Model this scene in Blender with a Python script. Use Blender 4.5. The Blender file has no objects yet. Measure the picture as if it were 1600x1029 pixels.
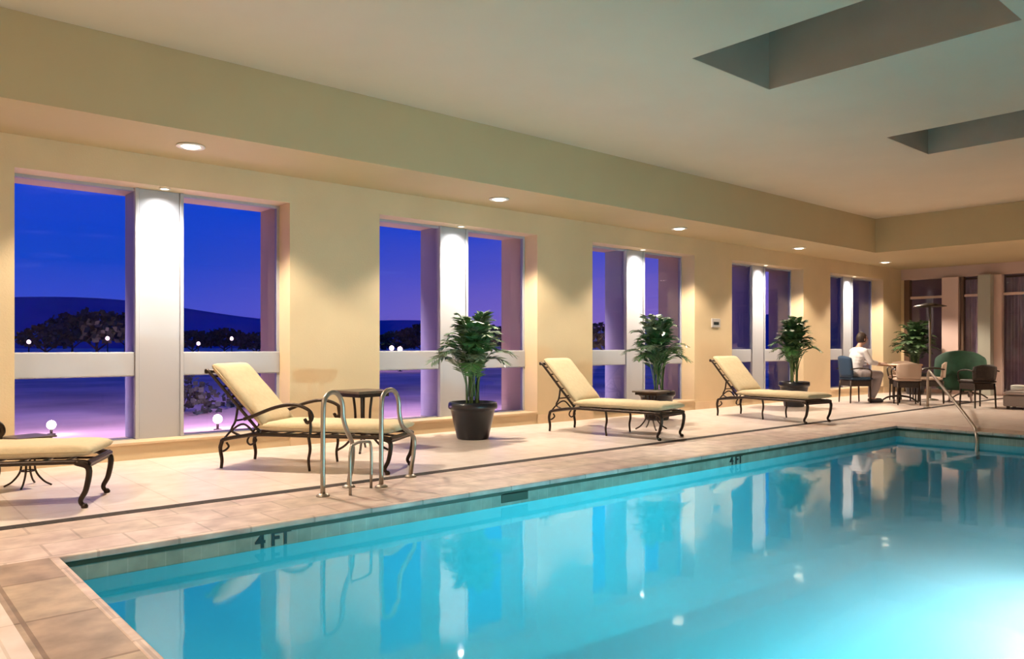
import bpy, bmesh, math, random
from mathutils import Vector, Matrix
R = random.Random(7)
PI = math.pi
scene = bpy.context.scene
COL = scene.collection

# ------------------------------------------------------------------ camera
LENS_PX = 1208.0
ANG = math.radians(48.99)          # angle between view direction and the window wall
cam_d = bpy.data.cameras.new('camera')
cam_d.sensor_fit = 'HORIZONTAL'
cam_d.sensor_width = 36.0
cam_d.lens = LENS_PX / 1600 * 36.0
cam_d.shift_y = -(541 - 514.5) / 1600 * -1.0
cam_d.clip_end = 3000
cam = bpy.data.objects.new('camera', cam_d)
COL.objects.link(cam)
cam.location = (0, 0, 1.1)
cam.rotation_euler = (PI / 2, 0, ANG - PI / 2)
scene.camera = cam

# ------------------------------------------------------------------ view
vs = scene.view_settings
scene.display_settings.display_device = 'sRGB'
vs.view_transform = 'Standard'
vs.look = 'None'
vs.gamma = 1
vs.use_curve_mapping = False
vs.exposure = 0.0
cy = scene.cycles
cy.use_denoising = True
cy.max_bounces = 10
cy.diffuse_bounces = 5
cy.glossy_bounces = 4
cy.transmission_bounces = 6
cy.transparent_max_bounces = 10
cy.caustics_reflective = False
cy.caustics_refractive = False
cy.sample_clamp_indirect = 6.0

# ------------------------------------------------------------------ dusk sky
world = bpy.data.worlds.new('dusk_sky')
scene.world = world
world.use_nodes = True
nt = world.node_tree
nt.nodes.clear()
N = nt.nodes.new
wo = N('ShaderNodeOutputWorld'); bg = N('ShaderNodeBackground')
tc = N('ShaderNodeTexCoord'); sx = N('ShaderNodeSeparateXYZ')
rp = N('ShaderNodeValToRGB')
nt.links.new(tc.outputs['Generated'], sx.inputs[0])
nt.links.new(sx.outputs['Z'], rp.inputs[0])
cr = rp.color_ramp
cr.elements[0].position = 0.0; cr.elements[0].color = (0.030, 0.05, 0.52, 1)
cr.elements[1].position = 1.0; cr.elements[1].color = (0.002, 0.02, 0.22, 1)
for p, c in ((0.045, (0.040, 0.075, 0.62, 1)), (0.10, (0.004, 0.060, 0.60, 1)), (0.22, (0.0, 0.045, 0.66, 1))):
    e = cr.elements.new(p); e.color = c
# afterglow low towards the far end of the hall
gx = N('ShaderNodeMapRange'); gx.inputs[1].default_value = 0.25; gx.inputs[2].default_value = 0.95
nt.links.new(sx.outputs['X'], gx.inputs[0])
gz = N('ShaderNodeMapRange'); gz.inputs[1].default_value = 0.16; gz.inputs[2].default_value = 0.02
nt.links.new(sx.outputs['Z'], gz.inputs[0])
mm = N('ShaderNodeMath'); mm.operation = 'MULTIPLY'
nt.links.new(gx.outputs[0], mm.inputs[0]); nt.links.new(gz.outputs[0], mm.inputs[1])
mx = N('ShaderNodeMix'); mx.data_type = 'RGBA'
nt.links.new(mm.outputs[0], mx.inputs[0]); nt.links.new(rp.outputs[0], mx.inputs[6])
mx.inputs[7].default_value = (0.30, 0.16, 0.50, 1)
# a few wisps of cloud
mp = N('ShaderNodeMapping'); mp.inputs['Scale'].default_value = (5, 5, 38)
nz = N('ShaderNodeTexNoise'); nz.inputs['Scale'].default_value = 1.6; nz.inputs['Detail'].default_value = 3
nt.links.new(tc.outputs['Generated'], mp.inputs[0]); nt.links.new(mp.outputs[0], nz.inputs[0])
cm = N('ShaderNodeMapRange'); cm.inputs[1].default_value = 0.62; cm.inputs[2].default_value = 0.80; cm.inputs[4].default_value = 0.35
nt.links.new(nz.outputs[0], cm.inputs[0])
mx2 = N('ShaderNodeMix'); mx2.data_type = 'RGBA'
nt.links.new(cm.outputs[0], mx2.inputs[0]); nt.links.new(mx.outputs[2], mx2.inputs[6])
mx2.inputs[7].default_value = (0.12, 0.16, 0.75, 1)
nt.links.new(mx2.outputs[2], bg.inputs[0])
bg.inputs[1].default_value = 1.0
nt.links.new(bg.outputs[0], wo.inputs[0])

# ------------------------------------------------------------------ light levels
DOWN_W = 535.0        # each recessed downlight
DOWN_COL = (1.0, 0.83, 0.64)
WASH_W = 30.0
POOL_W = 150.0
POOL_COL = (0.92, 0.93, 1.0)

# ------------------------------------------------------------------ helpers
def mat(name, col, rough=0.5, metal=0.0, noise=0.0, nscale=8.0, bump=0.0, bscale=30.0, spec=0.5, emit=None, coat=0.0):
    m = bpy.data.materials.new(name); m.use_nodes = True
    t = m.node_tree; b = t.nodes['Principled BSDF']
    b.inputs['Base Color'].default_value = (*col, 1)
    b.inputs['Roughness'].default_value = rough
    b.inputs['Metallic'].default_value = metal
    b.inputs['Specular IOR Level'].default_value = spec
    b.inputs['Coat Weight'].default_value = coat
    c = t.nodes.new('ShaderNodeTexCoord')
    if noise:
        n = t.nodes.new('ShaderNodeTexNoise'); n.inputs['Scale'].default_value = nscale; n.inputs['Detail'].default_value = 5
        t.links.new(c.outputs['Object'], n.inputs[0])
        r = t.nodes.new('ShaderNodeValToRGB')
        r.color_ramp.elements[0].position = .3; r.color_ramp.elements[1].position = .7
        r.color_ramp.elements[0].color = (*[max(0, v * (1 - noise)) for v in col], 1)
        r.color_ramp.elements[1].color = (*[min(1, v * (1 + noise)) for v in col], 1)
        t.links.new(n.outputs[0], r.inputs[0]); t.links.new(r.outputs[0], b.inputs['Base Color'])
    if bump:
        n = t.nodes.new('ShaderNodeTexNoise'); n.inputs['Scale'].default_value = bscale; n.inputs['Detail'].default_value = 4
        t.links.new(c.outputs['Object'], n.inputs[0])
        k = t.nodes.new('ShaderNodeBump'); k.inputs['Strength'].default_value = bump; k.inputs['Distance'].default_value = .01
        t.links.new(n.outputs[0], k.inputs['Height']); t.links.new(k.outputs[0], b.inputs['Normal'])
    if emit:
        b.inputs['Emission Color'].default_value = (*emit[0], 1); b.inputs['Emission Strength'].default_value = emit[1]
    return m

def tile_mat(name, c1, c2, mortar, w, h, rough=.35, msize=.012, offset=0.5, rot=0.0, bump=.25, noise=.5):
    m = bpy.data.materials.new(name); m.use_nodes = True
    t = m.node_tree; b = t.nodes['Principled BSDF']; b.inputs['Roughness'].default_value = rough
    c = t.nodes.new('ShaderNodeTexCoord'); mp = t.nodes.new('ShaderNodeMapping'); mp.inputs['Rotation'].default_value = (0, 0, rot)
    br = t.nodes.new('ShaderNodeTexBrick'); br.inputs['Scale'].default_value = 1.0
    br.offset = offset
    br.inputs['Color1'].default_value = (*c1, 1); br.inputs['Color2'].default_value = (*c2, 1); br.inputs['Mortar'].default_value = (*mortar, 1)
    br.inputs['Mortar Size'].default_value = msize; br.inputs['Mortar Smooth'].default_value = .2
    br.inputs['Brick Width'].default_value = w; br.inputs['Row Height'].default_value = h
    t.links.new(c.outputs['Object'], mp.inputs[0]); t.links.new(mp.outputs[0], br.inputs[0])
    n = t.nodes.new('ShaderNodeTexNoise'); n.inputs['Scale'].default_value = 6; n.inputs['Detail'].default_value = 6
    t.links.new(c.outputs['Object'], n.inputs[0])
    mxx = t.nodes.new('ShaderNodeMix'); mxx.data_type = 'RGBA'; mxx.blend_type = 'OVERLAY'; mxx.inputs[0].default_value = noise
    t.links.new(br.outputs[0], mxx.inputs[6]); t.links.new(n.outputs[0], mxx.inputs[7])
    t.links.new(mxx.outputs[2], b.inputs['Base Color'])
    k = t.nodes.new('ShaderNodeBump'); k.inputs['Strength'].default_value = bump; k.inputs['Distance'].default_value = .004; k.invert = True
    t.links.new(br.outputs['Fac'], k.inputs['Height']); t.links.new(k.outputs[0], b.inputs['Normal'])
    return m

def obj(name, bm, m, parent=None, smooth=False, loc=None):
    me = bpy.data.meshes.new(name); bmesh.ops.recalc_face_normals(bm, faces=bm.faces)
    bm.to_mesh(me); bm.free()
    if smooth:
        for p in me.polygons: p.use_smooth = True
    if m: me.materials.append(m)
    o = bpy.data.objects.new(name, me); COL.objects.link(o)
    if parent: o.parent = parent
    if loc: o.location = loc
    return o

def tag(o, label=None, cat=None, group=None, kind=None):
    if label: o['label'] = label
    if cat: o['category'] = cat
    if group: o['group'] = group
    if kind: o['kind'] = kind
    return o

def struct(name, bm, m, label=None, smooth=False, parent=None):
    o = obj(name, bm, m, parent, smooth)
    if not parent: o['kind'] = 'structure'
    if label: o['label'] = label
    return o

def thing(name, label, cat, loc=(0, 0, 0), rz=0, group=None):
    o = bpy.data.objects.new(name, None); COL.objects.link(o)
    o.empty_display_size = .1
    o.location = loc; o.rotation_euler = (0, 0, rz)
    return tag(o, label, cat, group)

def dup(root, label, loc, rz=0, group=None, scale=1.0, skip=()):
    def rec(o, p):
        if o.name.split('.')[0] in skip: return
        c = o.copy(); COL.objects.link(c)
        if p: c.parent = p
        for ch in list(o.children): rec(ch, c)
        return c
    r = rec(root, None)
    r.location = loc; r.rotation_euler = (0, 0, rz); r.scale = (scale,) * 3
    tag(r, label, None, group)
    return r

def BM(): return bmesh.new()

def box(bm, x0, x1, y0, y1, z0, z1, bev=0, seg=2):
    r = bmesh.ops.create_cube(bm, size=1)
    for v in r['verts']:
        v.co = Vector((x0 + (v.co.x + .5) * (x1 - x0), y0 + (v.co.y + .5) * (y1 - y0), z0 + (v.co.z + .5) * (z1 - z0)))
    if bev:
        es = {e for v in r['verts'] for e in v.link_edges}
        bmesh.ops.bevel(bm, geom=list(es), offset=bev, segments=seg, affect='EDGES', profile=.5)
    return bm

def smooth_pts(pts, n=5):
    P = [Vector(p) for p in pts]
    if len(P) < 3: return P
    out = []
    for i in range(len(P) - 1):
        a = P[i - 1] if i else P[0] * 2 - P[1]; b = P[i]; c = P[i + 1]; d = P[i + 2] if i + 2 < len(P) else P[-1] * 2 - P[-2]
        for k in range(n):
            t = k / n
            out.append(.5 * ((2 * b) + (-a + c) * t + (2 * a - 5 * b + 4 * c - d) * t * t + (-a + 3 * b - 3 * c + d) * t ** 3))
    out.append(P[-1]); return out

def tube(bm, pts, r, n=8, sm=5, flat=1.0):
    """swept round bar; r may be a list (start, end) for a taper"""
    P = smooth_pts(pts, sm) if sm else [Vector(p) for p in pts]
    r0, r1 = r if isinstance(r, tuple) else (r, r)
    rings = []; up = None
    for i, p in enumerate(P):
        t = (P[min(i + 1, len(P) - 1)] - P[max(i - 1, 0)])
        if t.length < 1e-7: t = Vector((0, 0, 1))
        t.normalize()
        if up is None:
            up = Vector((0, 0, 1)) if abs(t.z) < .9 else Vector((1, 0, 0))
        s = t.cross(up)
        if s.length < 1e-5: s = t.cross(Vector((0, 1, 0)))
        s.normalize(); up = s.cross(t).normalized()
        rr = r0 + (r1 - r0) * i / max(1, len(P) - 1)
        rings.append([bm.verts.new(p + (s * math.cos(a) + up * math.sin(a) * flat) * rr) for a in [2 * PI * k / n for k in range(n)]])
    for a, b in zip(rings, rings[1:]):
        for k in range(n):
            bm.faces.new((a[k], a[(k + 1) % n], b[(k + 1) % n], b[k]))
    bm.faces.new(rings[0][::-1]); bm.faces.new(rings[-1])
    return bm

def lathe(bm, prof, n=32, c=(0, 0, 0)):
    rings = []
    for r, z in prof:
        if r < 1e-5: rings.append([bm.verts.new((c[0], c[1], c[2] + z))])
        else: rings.append([bm.verts.new((c[0] + r * math.cos(2 * PI * k / n), c[1] + r * math.sin(2 * PI * k / n), c[2] + z)) for k in range(n)])
    for a, b in zip(rings, rings[1:]):
        for k in range(n):
            k2 = (k + 1) % n
            if len(a) == 1 and len(b) == 1: continue
            if len(a) == 1: bm.faces.new((a[0], b[k2], b[k]))
            elif len(b) == 1: bm.faces.new((a[k], a[k2], b[0]))
            else: bm.faces.new((a[k], a[k2], b[k2], b[k]))
    return bm

def cushion(bm, L, W, T, M=None, nx=18, ny=10, chan=0):
    """plump pad lying from x 0..L, y 0..W, z 0..T"""
    def h(u, v):
        e = (1 - abs(2 * u - 1) ** 10) ** .35 * (1 - abs(2 * v - 1) ** 8) ** .35
        g = 1.0
        if chan:
            g -= .10 * (abs(math.cos(PI * chan * u)) ** 14)
        return e * g
    def co(i, n): 
        t = i / n; return .5 - .5 * math.cos(PI * t)
    top, bot = {}, {}
    for i in range(nx + 1):
        for j in range(ny + 1):
            u, v = co(i, nx), co(j, ny)
            e = h(u, v)
            p = Vector((u * L, v * W, T * .5 + e * T * .5)); q = Vector((u * L, v * W, T * .5 - e * T * .42))
            if M: p = M @ p; q = M @ q
            edge = i in (0, nx) or j in (0, ny)
            top[i, j] = bm.verts.new(p)
            bot[i, j] = top[i, j] if edge else bm.verts.new(q)
    for i in range(nx):
        for j in range(ny):
            bm.faces.new((top[i, j], top[i + 1, j], top[i + 1, j + 1], top[i, j + 1]))
            f = [bot[i, j], bot[i, j + 1], bot[i + 1, j + 1], bot[i + 1, j]]
            if len(set(f)) == 4:
                try: bm.faces.new(f)
                except ValueError: pass
    return bm

# ------------------------------------------------------------------ materials
M = {}
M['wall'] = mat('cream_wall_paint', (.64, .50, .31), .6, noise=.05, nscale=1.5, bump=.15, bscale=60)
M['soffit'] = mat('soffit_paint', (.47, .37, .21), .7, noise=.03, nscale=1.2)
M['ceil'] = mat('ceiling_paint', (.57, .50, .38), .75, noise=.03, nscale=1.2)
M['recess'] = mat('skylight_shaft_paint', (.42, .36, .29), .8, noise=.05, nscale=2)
M['white'] = mat('white_window_paint', (.37, .38, .42), .45)
M['deck'] = tile_mat('deck_tiles', (.72, .61, .55), (.69, .575, .52), (.58, .47, .41), .45, .45, rough=.32, msize=.006, offset=0, noise=.35)
M['stone'] = tile_mat('stone_coping_tiles', (.58, .44, .40), (.53, .41, .34), (.40, .30, .25), .42, .31, rough=.42, msize=.008, noise=.75, offset=.5)
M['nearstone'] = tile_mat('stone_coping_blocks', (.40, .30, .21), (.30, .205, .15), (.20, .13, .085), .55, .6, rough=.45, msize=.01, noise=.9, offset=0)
M['drain'] = tile_mat('drain_grate', (.02, .012, .010), (.05, .028, .02), (.01, .006, .006), .16, .05, rough=.85, msize=.01, offset=0)
M['ledge'] = mat('sill_stone', (.66, .50, .32), .45, noise=.08, nscale=5)
M['band'] = tile_mat('waterline_tiles', (.34, .38, .32), (.30, .35, .29), (.38, .41, .35), .10, .05, rough=.2, msize=.004, offset=0, rot=0)
M['basin'] = mat('pool_plaster', (.13, .70, .80), .7, noise=.04, nscale=1.0)
M['lip'] = mat('pool_lip_shade_skimmer_dark', (.035, .05, .025), .5)  # painted shade under the pool lip; the skimmer shares this dark colour
M['black'] = mat('bronze_metal', (.035, .022, .015), .38, metal=.6, noise=.2, nscale=20)
M['cush'] = mat('beige_cushion_cloth', (.58, .46, .29), .85, noise=.05, nscale=30, bump=.2, bscale=120)
M['pipe'] = mat('tan_piping', (.50, .38, .22), .8)
M['steel'] = mat('brushed_steel', (.36, .31, .26), .38, metal=.85)
M['glassy'] = None
M['leaf'] = mat('palm_leaf', (.045, .13, .035), .42, noise=.5, nscale=6)
M['leafb'] = mat('grey_green_leaf', (.12, .19, .12), .42, noise=.45, nscale=5)
M['leafd'] = mat('dark_leaf', (.03, .07, .02), .5, noise=.5, nscale=6)
M['stem'] = mat('green_stem', (.07, .11, .03), .6, noise=.3, nscale=15)
M['pot'] = mat('dark_glazed_pot', (.007, .008, .014), .32, noise=.3, nscale=4, coat=.1)
M['soil'] = mat('potting_soil', (.03, .02, .012), .95, bump=.8, bscale=40)
M['trimw'] = mat('downlight_trim_white', (.8, .78, .74), .4)
M['bulb'] = mat('lamp_glow', (1, .9, .75), .5, emit=((1, .86, .62), 5))
M['poolbulb'] = mat('pool_lamp_glow', (1, 1, 1), .5, emit=((.7, .93, 1), 8))
M['ink'] = mat('black_marking_tile', (.02, .03, .03), .3)

def glass_mat(name, tint, ior, rough=0.01, wave=0.0):
    m = bpy.data.materials.new(name); m.use_nodes = True
    t = m.node_tree; t.nodes.clear(); N = t.nodes.new
    o = N('ShaderNodeOutputMaterial'); mi = N('ShaderNodeMixShader'); tr = N('ShaderNodeBsdfTransparent'); gl = N('ShaderNodeBsdfGlossy'); fr = N('ShaderNodeFresnel')
    tr.inputs[0].default_value = (*tint, 1); gl.inputs['Roughness'].default_value = rough; gl.inputs[0].default_value = (1, 1, 1, 1)
    fr.inputs[0].default_value = ior
    t.links.new(fr.outputs[0], mi.inputs[0]); t.links.new(tr.outputs[0], mi.inputs[1]); t.links.new(gl.outputs[0], mi.inputs[2]); t.links.new(mi.outputs[0], o.inputs[0])
    if wave:
        c = N('ShaderNodeTexCoord'); n = N('ShaderNodeTexNoise'); n.inputs['Scale'].default_value = 1.7; n.inputs['Detail'].default_value = 2
        b = N('ShaderNodeBump'); b.inputs['Strength'].default_value = wave; b.inputs['Distance'].default_value = .02
        t.links.new(c.outputs['Object'], n.inputs[0]); t.links.new(n.outputs[0], b.inputs['Height'])
        t.links.new(b.outputs[0], gl.inputs['Normal']); t.links.new(b.outputs[0], fr.inputs['Normal'])
    return m
M['glass'] = glass_mat('window_glass', (.92, .94, .97), 1.5, .005)
M['water'] = glass_mat('pool_water', (.80, .98, 1.0), 1.36, .045, wave=.14)
_t = M['water'].node_tree
_vs = _t.nodes.new('ShaderNodeVolumeScatter'); _vs.inputs['Color'].default_value = (.74, .95, 1, 1); _vs.inputs['Density'].default_value = .20; _vs.inputs['Anisotropy'].default_value = .3
_va = _t.nodes.new('ShaderNodeVolumeAbsorption'); _va.inputs['Color'].default_value = (.05, .90, .96, 1); _va.inputs['Density'].default_value = .34
_ad = _t.nodes.new('ShaderNodeAddShader'); _t.links.new(_vs.outputs[0], _ad.inputs[0]); _t.links.new(_va.outputs[0], _ad.inputs[1])
_t.links.new(_ad.outputs[0], [n for n in _t.nodes if n.type == 'OUTPUT_MATERIAL'][0].inputs['Volume'])

# ------------------------------------------------------------------ room dimensions
WY = 8.07; GY = 8.36; OY = 8.86       # inner wall face, glass plane, outer wall face
X0, X1 = -2.4, 19.7                    # hall ends
YR = -2.6                              # side behind the camera
SZ, CZ = 2.98, 3.66                    # soffit and ceiling height
SY, SX = 6.93, 15.70                   # soffit edges
HEAD, SILL = 2.69, 0.15
PX0, PX1, PY0, PY1 = 0.84, 11.1, 0.85, 4.62   # pool
WATER = -0.145
BAYS = [(1.17 + 3.735 * k, 3.76 + 3.735 * k) for k in range(-1, 5)]

# window wall with its openings
b = BM()
xs = [X0 - .2] + [v for a in BAYS for v in a] + [X1 + .2]
xs[1] = max(xs[1], X0 + .05)
for i in range(0, len(xs), 2):
    box(b, xs[i], xs[i + 1], WY, OY, -.02, SZ + .8)
for i in range(1, len(xs) - 1, 2):
    box(b, xs[i], xs[i + 1], WY, OY, HEAD, SZ + .8)
    box(b, xs[i], xs[i + 1], WY + .001, OY, -.02, SILL)
struct('wall_window', b, M['wall'])
# baseboard on the piers
b = BM()
for i in range(0, len(xs), 2):
    box(b, xs[i] , xs[i + 1], WY - .015, WY + .002, 0, .13)
struct('baseboard_window', b, M['ledge'])
b = BM()
for i in range(1, len(xs) - 1, 2):
    box(b, xs[i], xs[i + 1], WY - .02, GY - .03, SILL, SILL + .02)
struct('trim_1', b, M['ledge'])

# windows: frame, central column, transom, four panes
for n, (a, c) in enumerate(BAYS):
    a = max(a, X0 + .05)
    mid = (BAYS[n][0] + BAYS[n][1]) / 2
    w = bpy.data.objects.new('window_%d' % (n + 1), None); COL.objects.link(w); w['kind'] = 'structure'; w.location = (mid, GY, SILL)
    T = Vector((mid, GY, SILL))
    def part(name, bb, m):
        bmesh.ops.translate(bb, verts=bb.verts, vec=-T); return obj(name, bb, m, w)
    b = BM(); box(b, mid - .20, mid + .20, GY - .04, OY - .05, SILL, HEAD, .008)
    part('column', b, M['white'])
    for s in (-1, 1):
        b = BM(); xx = mid + s * .20
        box(b, min(xx, xx + s * .035), max(xx, xx + s * .035), GY - .06, GY + .03, SILL, HEAD, .006); part('column_edge_strip', b, M['white'])
    for s in (0, 1):
        g0, g1 = ((a, mid - .235), (mid + .235, c))[s]
        b = BM(); box(b, g0, g1, GY - .035, GY + .05, .80, 1.045, .012)
        part('transom', b, M['white'])
        b = BM()
        box(b, g0, g1, GY - .02, GY + .04, SILL, SILL + .03)
        box(b, g0, g1, GY - .02, GY + .04, HEAD - .03, HEAD)
        ex = a if s == 0 else c - .03
        box(b, ex, ex + .03, GY - .02, GY + .04, SILL + .03, HEAD - .03)
        part('window_frame', b, M['white'])
        for z0, z1 in ((SILL + .03, .80), (1.045, HEAD - .03)):
            b = BM(); gx0 = g0 + (.03 if s == 0 else 0); gx1 = g1 - (.03 if s == 1 else 0)
            vsx = [b.verts.new(p) for p in ((gx0, GY, z0), (gx1, GY, z0), (gx1, GY, z1), (gx0, GY, z1))]
            b.faces.new(vsx); part('window_pane', b, M['glass'])

# ceiling slab with two skylight holes, shafts above
HOLES = [(5.72, 7.00, 1.95, 4.12), (9.68, 10.95, 1.95, 4.16), (1.7, 3.0, 1.95, 4.12)]
HOLES = HOLES[:2]
b = BM()
ys = [YR - .2, 1.95, 4.14, SY + .3]
def slab(x0, x1, y0, y1): box(b, x0, x1, y0, y1, CZ, CZ + .12)
slab(X0 - .2, SX + .3, YR - .2, 1.95); slab(X0 - .2, SX + .3, 4.14, SY + .3)
slab(X0 - .2, 5.72, 1.95, 4.14); slab(7.0, 9.68, 1.95, 4.14); slab(10.95, SX + .3, 1.95, 4.14)
struct('ceiling', b, M['ceil'])
for k, (a, c) in enumerate(((5.72, 7.0), (9.68, 10.95))):
    b = BM(); t = .06; z0, z1 = CZ + .12, CZ + 1.25
    box(b, a - t, a, 1.95 - t, 4.14 + t, z0, z1); box(b, c, c + t, 1.95 - t, 4.14 + t, z0, z1)
    box(b, a, c, 1.95 - t, 1.95, z0, z1); box(b, a, c, 4.14, 4.14 + t, z0, z1); box(b, a - t, c + t, 1.95 - t, 4.14 + t, z1, z1 + .08)
    # lining of the slab thickness
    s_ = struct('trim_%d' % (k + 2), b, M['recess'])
    b = BM(); e = .004
    box(b, a, a + e, 1.95, 4.14, CZ + .002, z0); box(b, c - e, c, 1.95, 4.14, CZ + .002, z0)
    box(b, a, c, 1.95, 1.95 + e, CZ + .002, z0); box(b, a, c, 4.14 - e, 4.14, CZ + .002, z0)
    obj('skylight_shaft_lining', b, M['recess'], s_)

# soffits: window side, far end, opposite side, near end
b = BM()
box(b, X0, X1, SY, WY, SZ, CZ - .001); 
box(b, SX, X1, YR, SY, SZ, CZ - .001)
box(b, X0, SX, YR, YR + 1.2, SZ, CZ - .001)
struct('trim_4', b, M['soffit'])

# other walls
b = BM(); box(b, X0 - .2, X1 + .2, YR - .2, YR, -.02, CZ + .1); struct('wall_right', b, M['wall'])
b = BM(); box(b, X0 - .2, X0, YR, WY, -.02, CZ + .1); struct('wall_back', b, M['wall'])

# floor with the pool cut out, stone bands round the pool
b = BM()
BY = 5.55
box(b, X0, X1 + 3.4, BY + .05, WY, -.12, 0)
box(b, PX1 + .55, X1 + 3.4, YR, BY - .05, -.12, 0)
box(b, X0, .52, YR, BY - .05, -.12, 0)
box(b, .52, PX1 + .55, YR, PY0 - .5, -.12, 0)
struct('floor', b, M['deck'])
b = BM(); box(b, .52, PX1 + .55, PY1 + .0, BY - .05, -.12, 0.0)
struct('coping_window_side', b, M['stone'])
b = BM(); box(b, .52, PX0, PY0, PY1, -.12, .0); struct('coping_near_end', b, M['nearstone'])
b = BM(); box(b, PX1, PX1 + .55, PY0, PY1, -.12, .0); struct('coping_far_end', b, M['stone'])
b = BM(); box(b, .52, PX1 + .55, PY0 - .5, PY0, -.12, 0.0); struct('coping_right_side', b, M['stone'])
b = BM(); box(b, X0, X1, BY - .055, BY + .055, -.12, .002); struct('drain_channel', b, M['drain'])
# rounded nosing overhanging the water
b = BM(); o_ = .025
box(b, PX0 - .02, PX1 + .02, PY1 - o_, PY1 + .02, -.035, .003, .008); box(b, PX0 - .02, PX0 + o_, PY0, PY1 - o_, -.035, .003, .008)
box(b, PX1 - o_, PX1 + .02, PY0, PY1 - o_, -.035, .003, .008); box(b, PX0 - .02, PX1 + .02, PY0 - .02, PY0 + o_, -.035, .003, .008)
struct('coping_nosing', b, M['stone'])
# pool shell: one skin with coved corners between walls and floor
b = BM()
prof = [(0, -.145), (0, -.62)] + [(.45 * (1 - math.cos(t)), -.62 - .55 * math.sin(t)) for t in [PI / 2 * k / 8 for k in range(1, 9)]]
rings = []
for ins, z in prof:
    rc = .12 + ins * .6
    ring = []
    for (cx_, cy_, a0) in ((PX1, PY1, 0), (PX0, PY1, 90), (PX0, PY0, 180), (PX1, PY0, 270)):
        sxn = 1 if cx_ == PX1 else -1; syn = 1 if cy_ == PY1 else -1
        ccx = cx_ - sxn * (ins + rc - .12 * 0); ccy = cy_ - syn * (ins + rc)
        for k in range(7):
            t_ = math.radians(a0 + 90 * k / 6)
            ring.append(b.verts.new((ccx + rc * math.cos(t_), ccy + rc * math.sin(t_), z - (.25 * max(0, (cx_ - 5) / 6) if ins > .3 else 0))))
    rings.append(ring)
for ra, rb in zip(rings, rings[1:]):
    for k in range(len(ra)):
        b.faces.new((ra[k], ra[(k + 1) % len(ra)], rb[(k + 1) % len(ra)], rb[k]))
b.faces.new(rings[-1])
struct('pool_basin', b, M['basin'], smooth=True)
b = BM(); e = .006
for (x0, x1, y0, y1) in ((PX0, PX1, PY1 - e, PY1 + .05), (PX0, PX1, PY0 - .05, PY0 + e), (PX0 - .05, PX0 + e, PY0, PY1), (PX1 - e, PX1 + .05, PY0, PY1)):
    box(b, x0, x1, y0, y1, -.15, -.03)
struct('waterline_tile_band', b, M['band'])
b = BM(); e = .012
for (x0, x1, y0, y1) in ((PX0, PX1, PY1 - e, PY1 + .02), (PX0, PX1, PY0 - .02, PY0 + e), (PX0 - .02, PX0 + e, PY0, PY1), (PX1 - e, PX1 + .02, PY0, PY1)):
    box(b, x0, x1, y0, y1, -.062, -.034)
struct('nosing_shade_strip', b, M['lip'])  # dark strip standing in for the shadow line under the nosing
b = BM(); box(b, PX0 - .02, PX1 + .02, PY0 - .02, PY1 + .02, -1.5, WATER)
w_ = obj('pool_water', b, M['water']); tag(w_, 'still turquoise water filling the swimming pool', 'water', kind='stuff')

# depth markings on the waterline band
def text_mesh(name, s, size, m, loc, rot, parent=None):
    cu = bpy.data.curves.new(name, 'FONT'); cu.body = s; cu.size = size; cu.extrude = .002; cu.offset = .004; cu.align_x = 'CENTER'
    t = bpy.data.objects.new(name, cu); COL.objects.link(t)
    me = bpy.data.meshes.new_from_object(t); COL.objects.unlink(t); bpy.data.objects.remove(t)
    me.materials.append(m); o = bpy.data.objects.new(name, me); COL.objects.link(o); o.location = loc; o.rotation_euler = rot
    if parent: o.parent = parent
    return o
for x, lab in ((2.04, 'dark depth marking 4 FT on the waterline tiles near the closest pool corner'), (7.15, 'dark depth marking 4 FT on the waterline tiles halfway along the pool')):
    t = text_mesh('depth_marking', '4 FT', .125, M['ink'], (x, PY1 - .009, -.138), (PI / 2, 0, 0))
    tag(t, lab, 'pool marking', 'depth markings on the waterline tiles')
# skimmer
b = BM(); box(b, 3.90, 4.18, PY1 - .012, PY1 + .01, -.125, -.05, .004)
tag(obj('pool_skimmer', b, M['lip']), 'dark skimmer opening in the waterline tiles of the pool', 'skimmer')

# underwater lamps in the pool walls
def pool_lamp(label, loc, ax, energy, size=.35):
    t = thing('underwater_lamp', label, 'lamp', loc, ax, 'underwater pool lamps')
    b = BM(); lathe(b, [(0, 0), (.13, 0), (.15, .012), (.15, .03), (.115, .03), (.11, .02), (0, .02)], 24)
    bmesh.ops.rotate(b, verts=b.verts, matrix=Matrix.Rotation(PI / 2, 3, 'Y')); obj('lamp_rim', b, M['steel'], t, True)
    b = BM(); lathe(b, [(0, .024), (.108, .024), (.1, .034), (0, .045)], 24)
    bmesh.ops.rotate(b, verts=b.verts, matrix=Matrix.Rotation(PI / 2, 3, 'Y')); obj('lens', b, M['poolbulb'], t, True)
    l = bpy.data.lights.new('pool_light', 'AREA'); l.shape = 'DISK'; l.size = size; l.energy = energy; l.color = POOL_COL
    lo = bpy.data.objects.new('pool_light', l); COL.objects.link(lo); lo.parent = t; lo.location = (.08, 0, 0); lo.rotation_euler = (0, -PI / 2 + math.radians(30), 0)
    return t
pool_lamp('underwater lamp in the right pool wall, the strong one nearest the camera end', (4.9, PY0, -.55), PI / 2, POOL_W * 2.4)
pool_lamp('underwater lamp in the right pool wall, the one farther from the camera end', (6.9, PY0, -.55), PI / 2, POOL_W * .9)
pool_lamp('underwater lamp in the near end wall of the pool', (PX0, 2.2, -.55), 0, POOL_W * .15)

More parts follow.
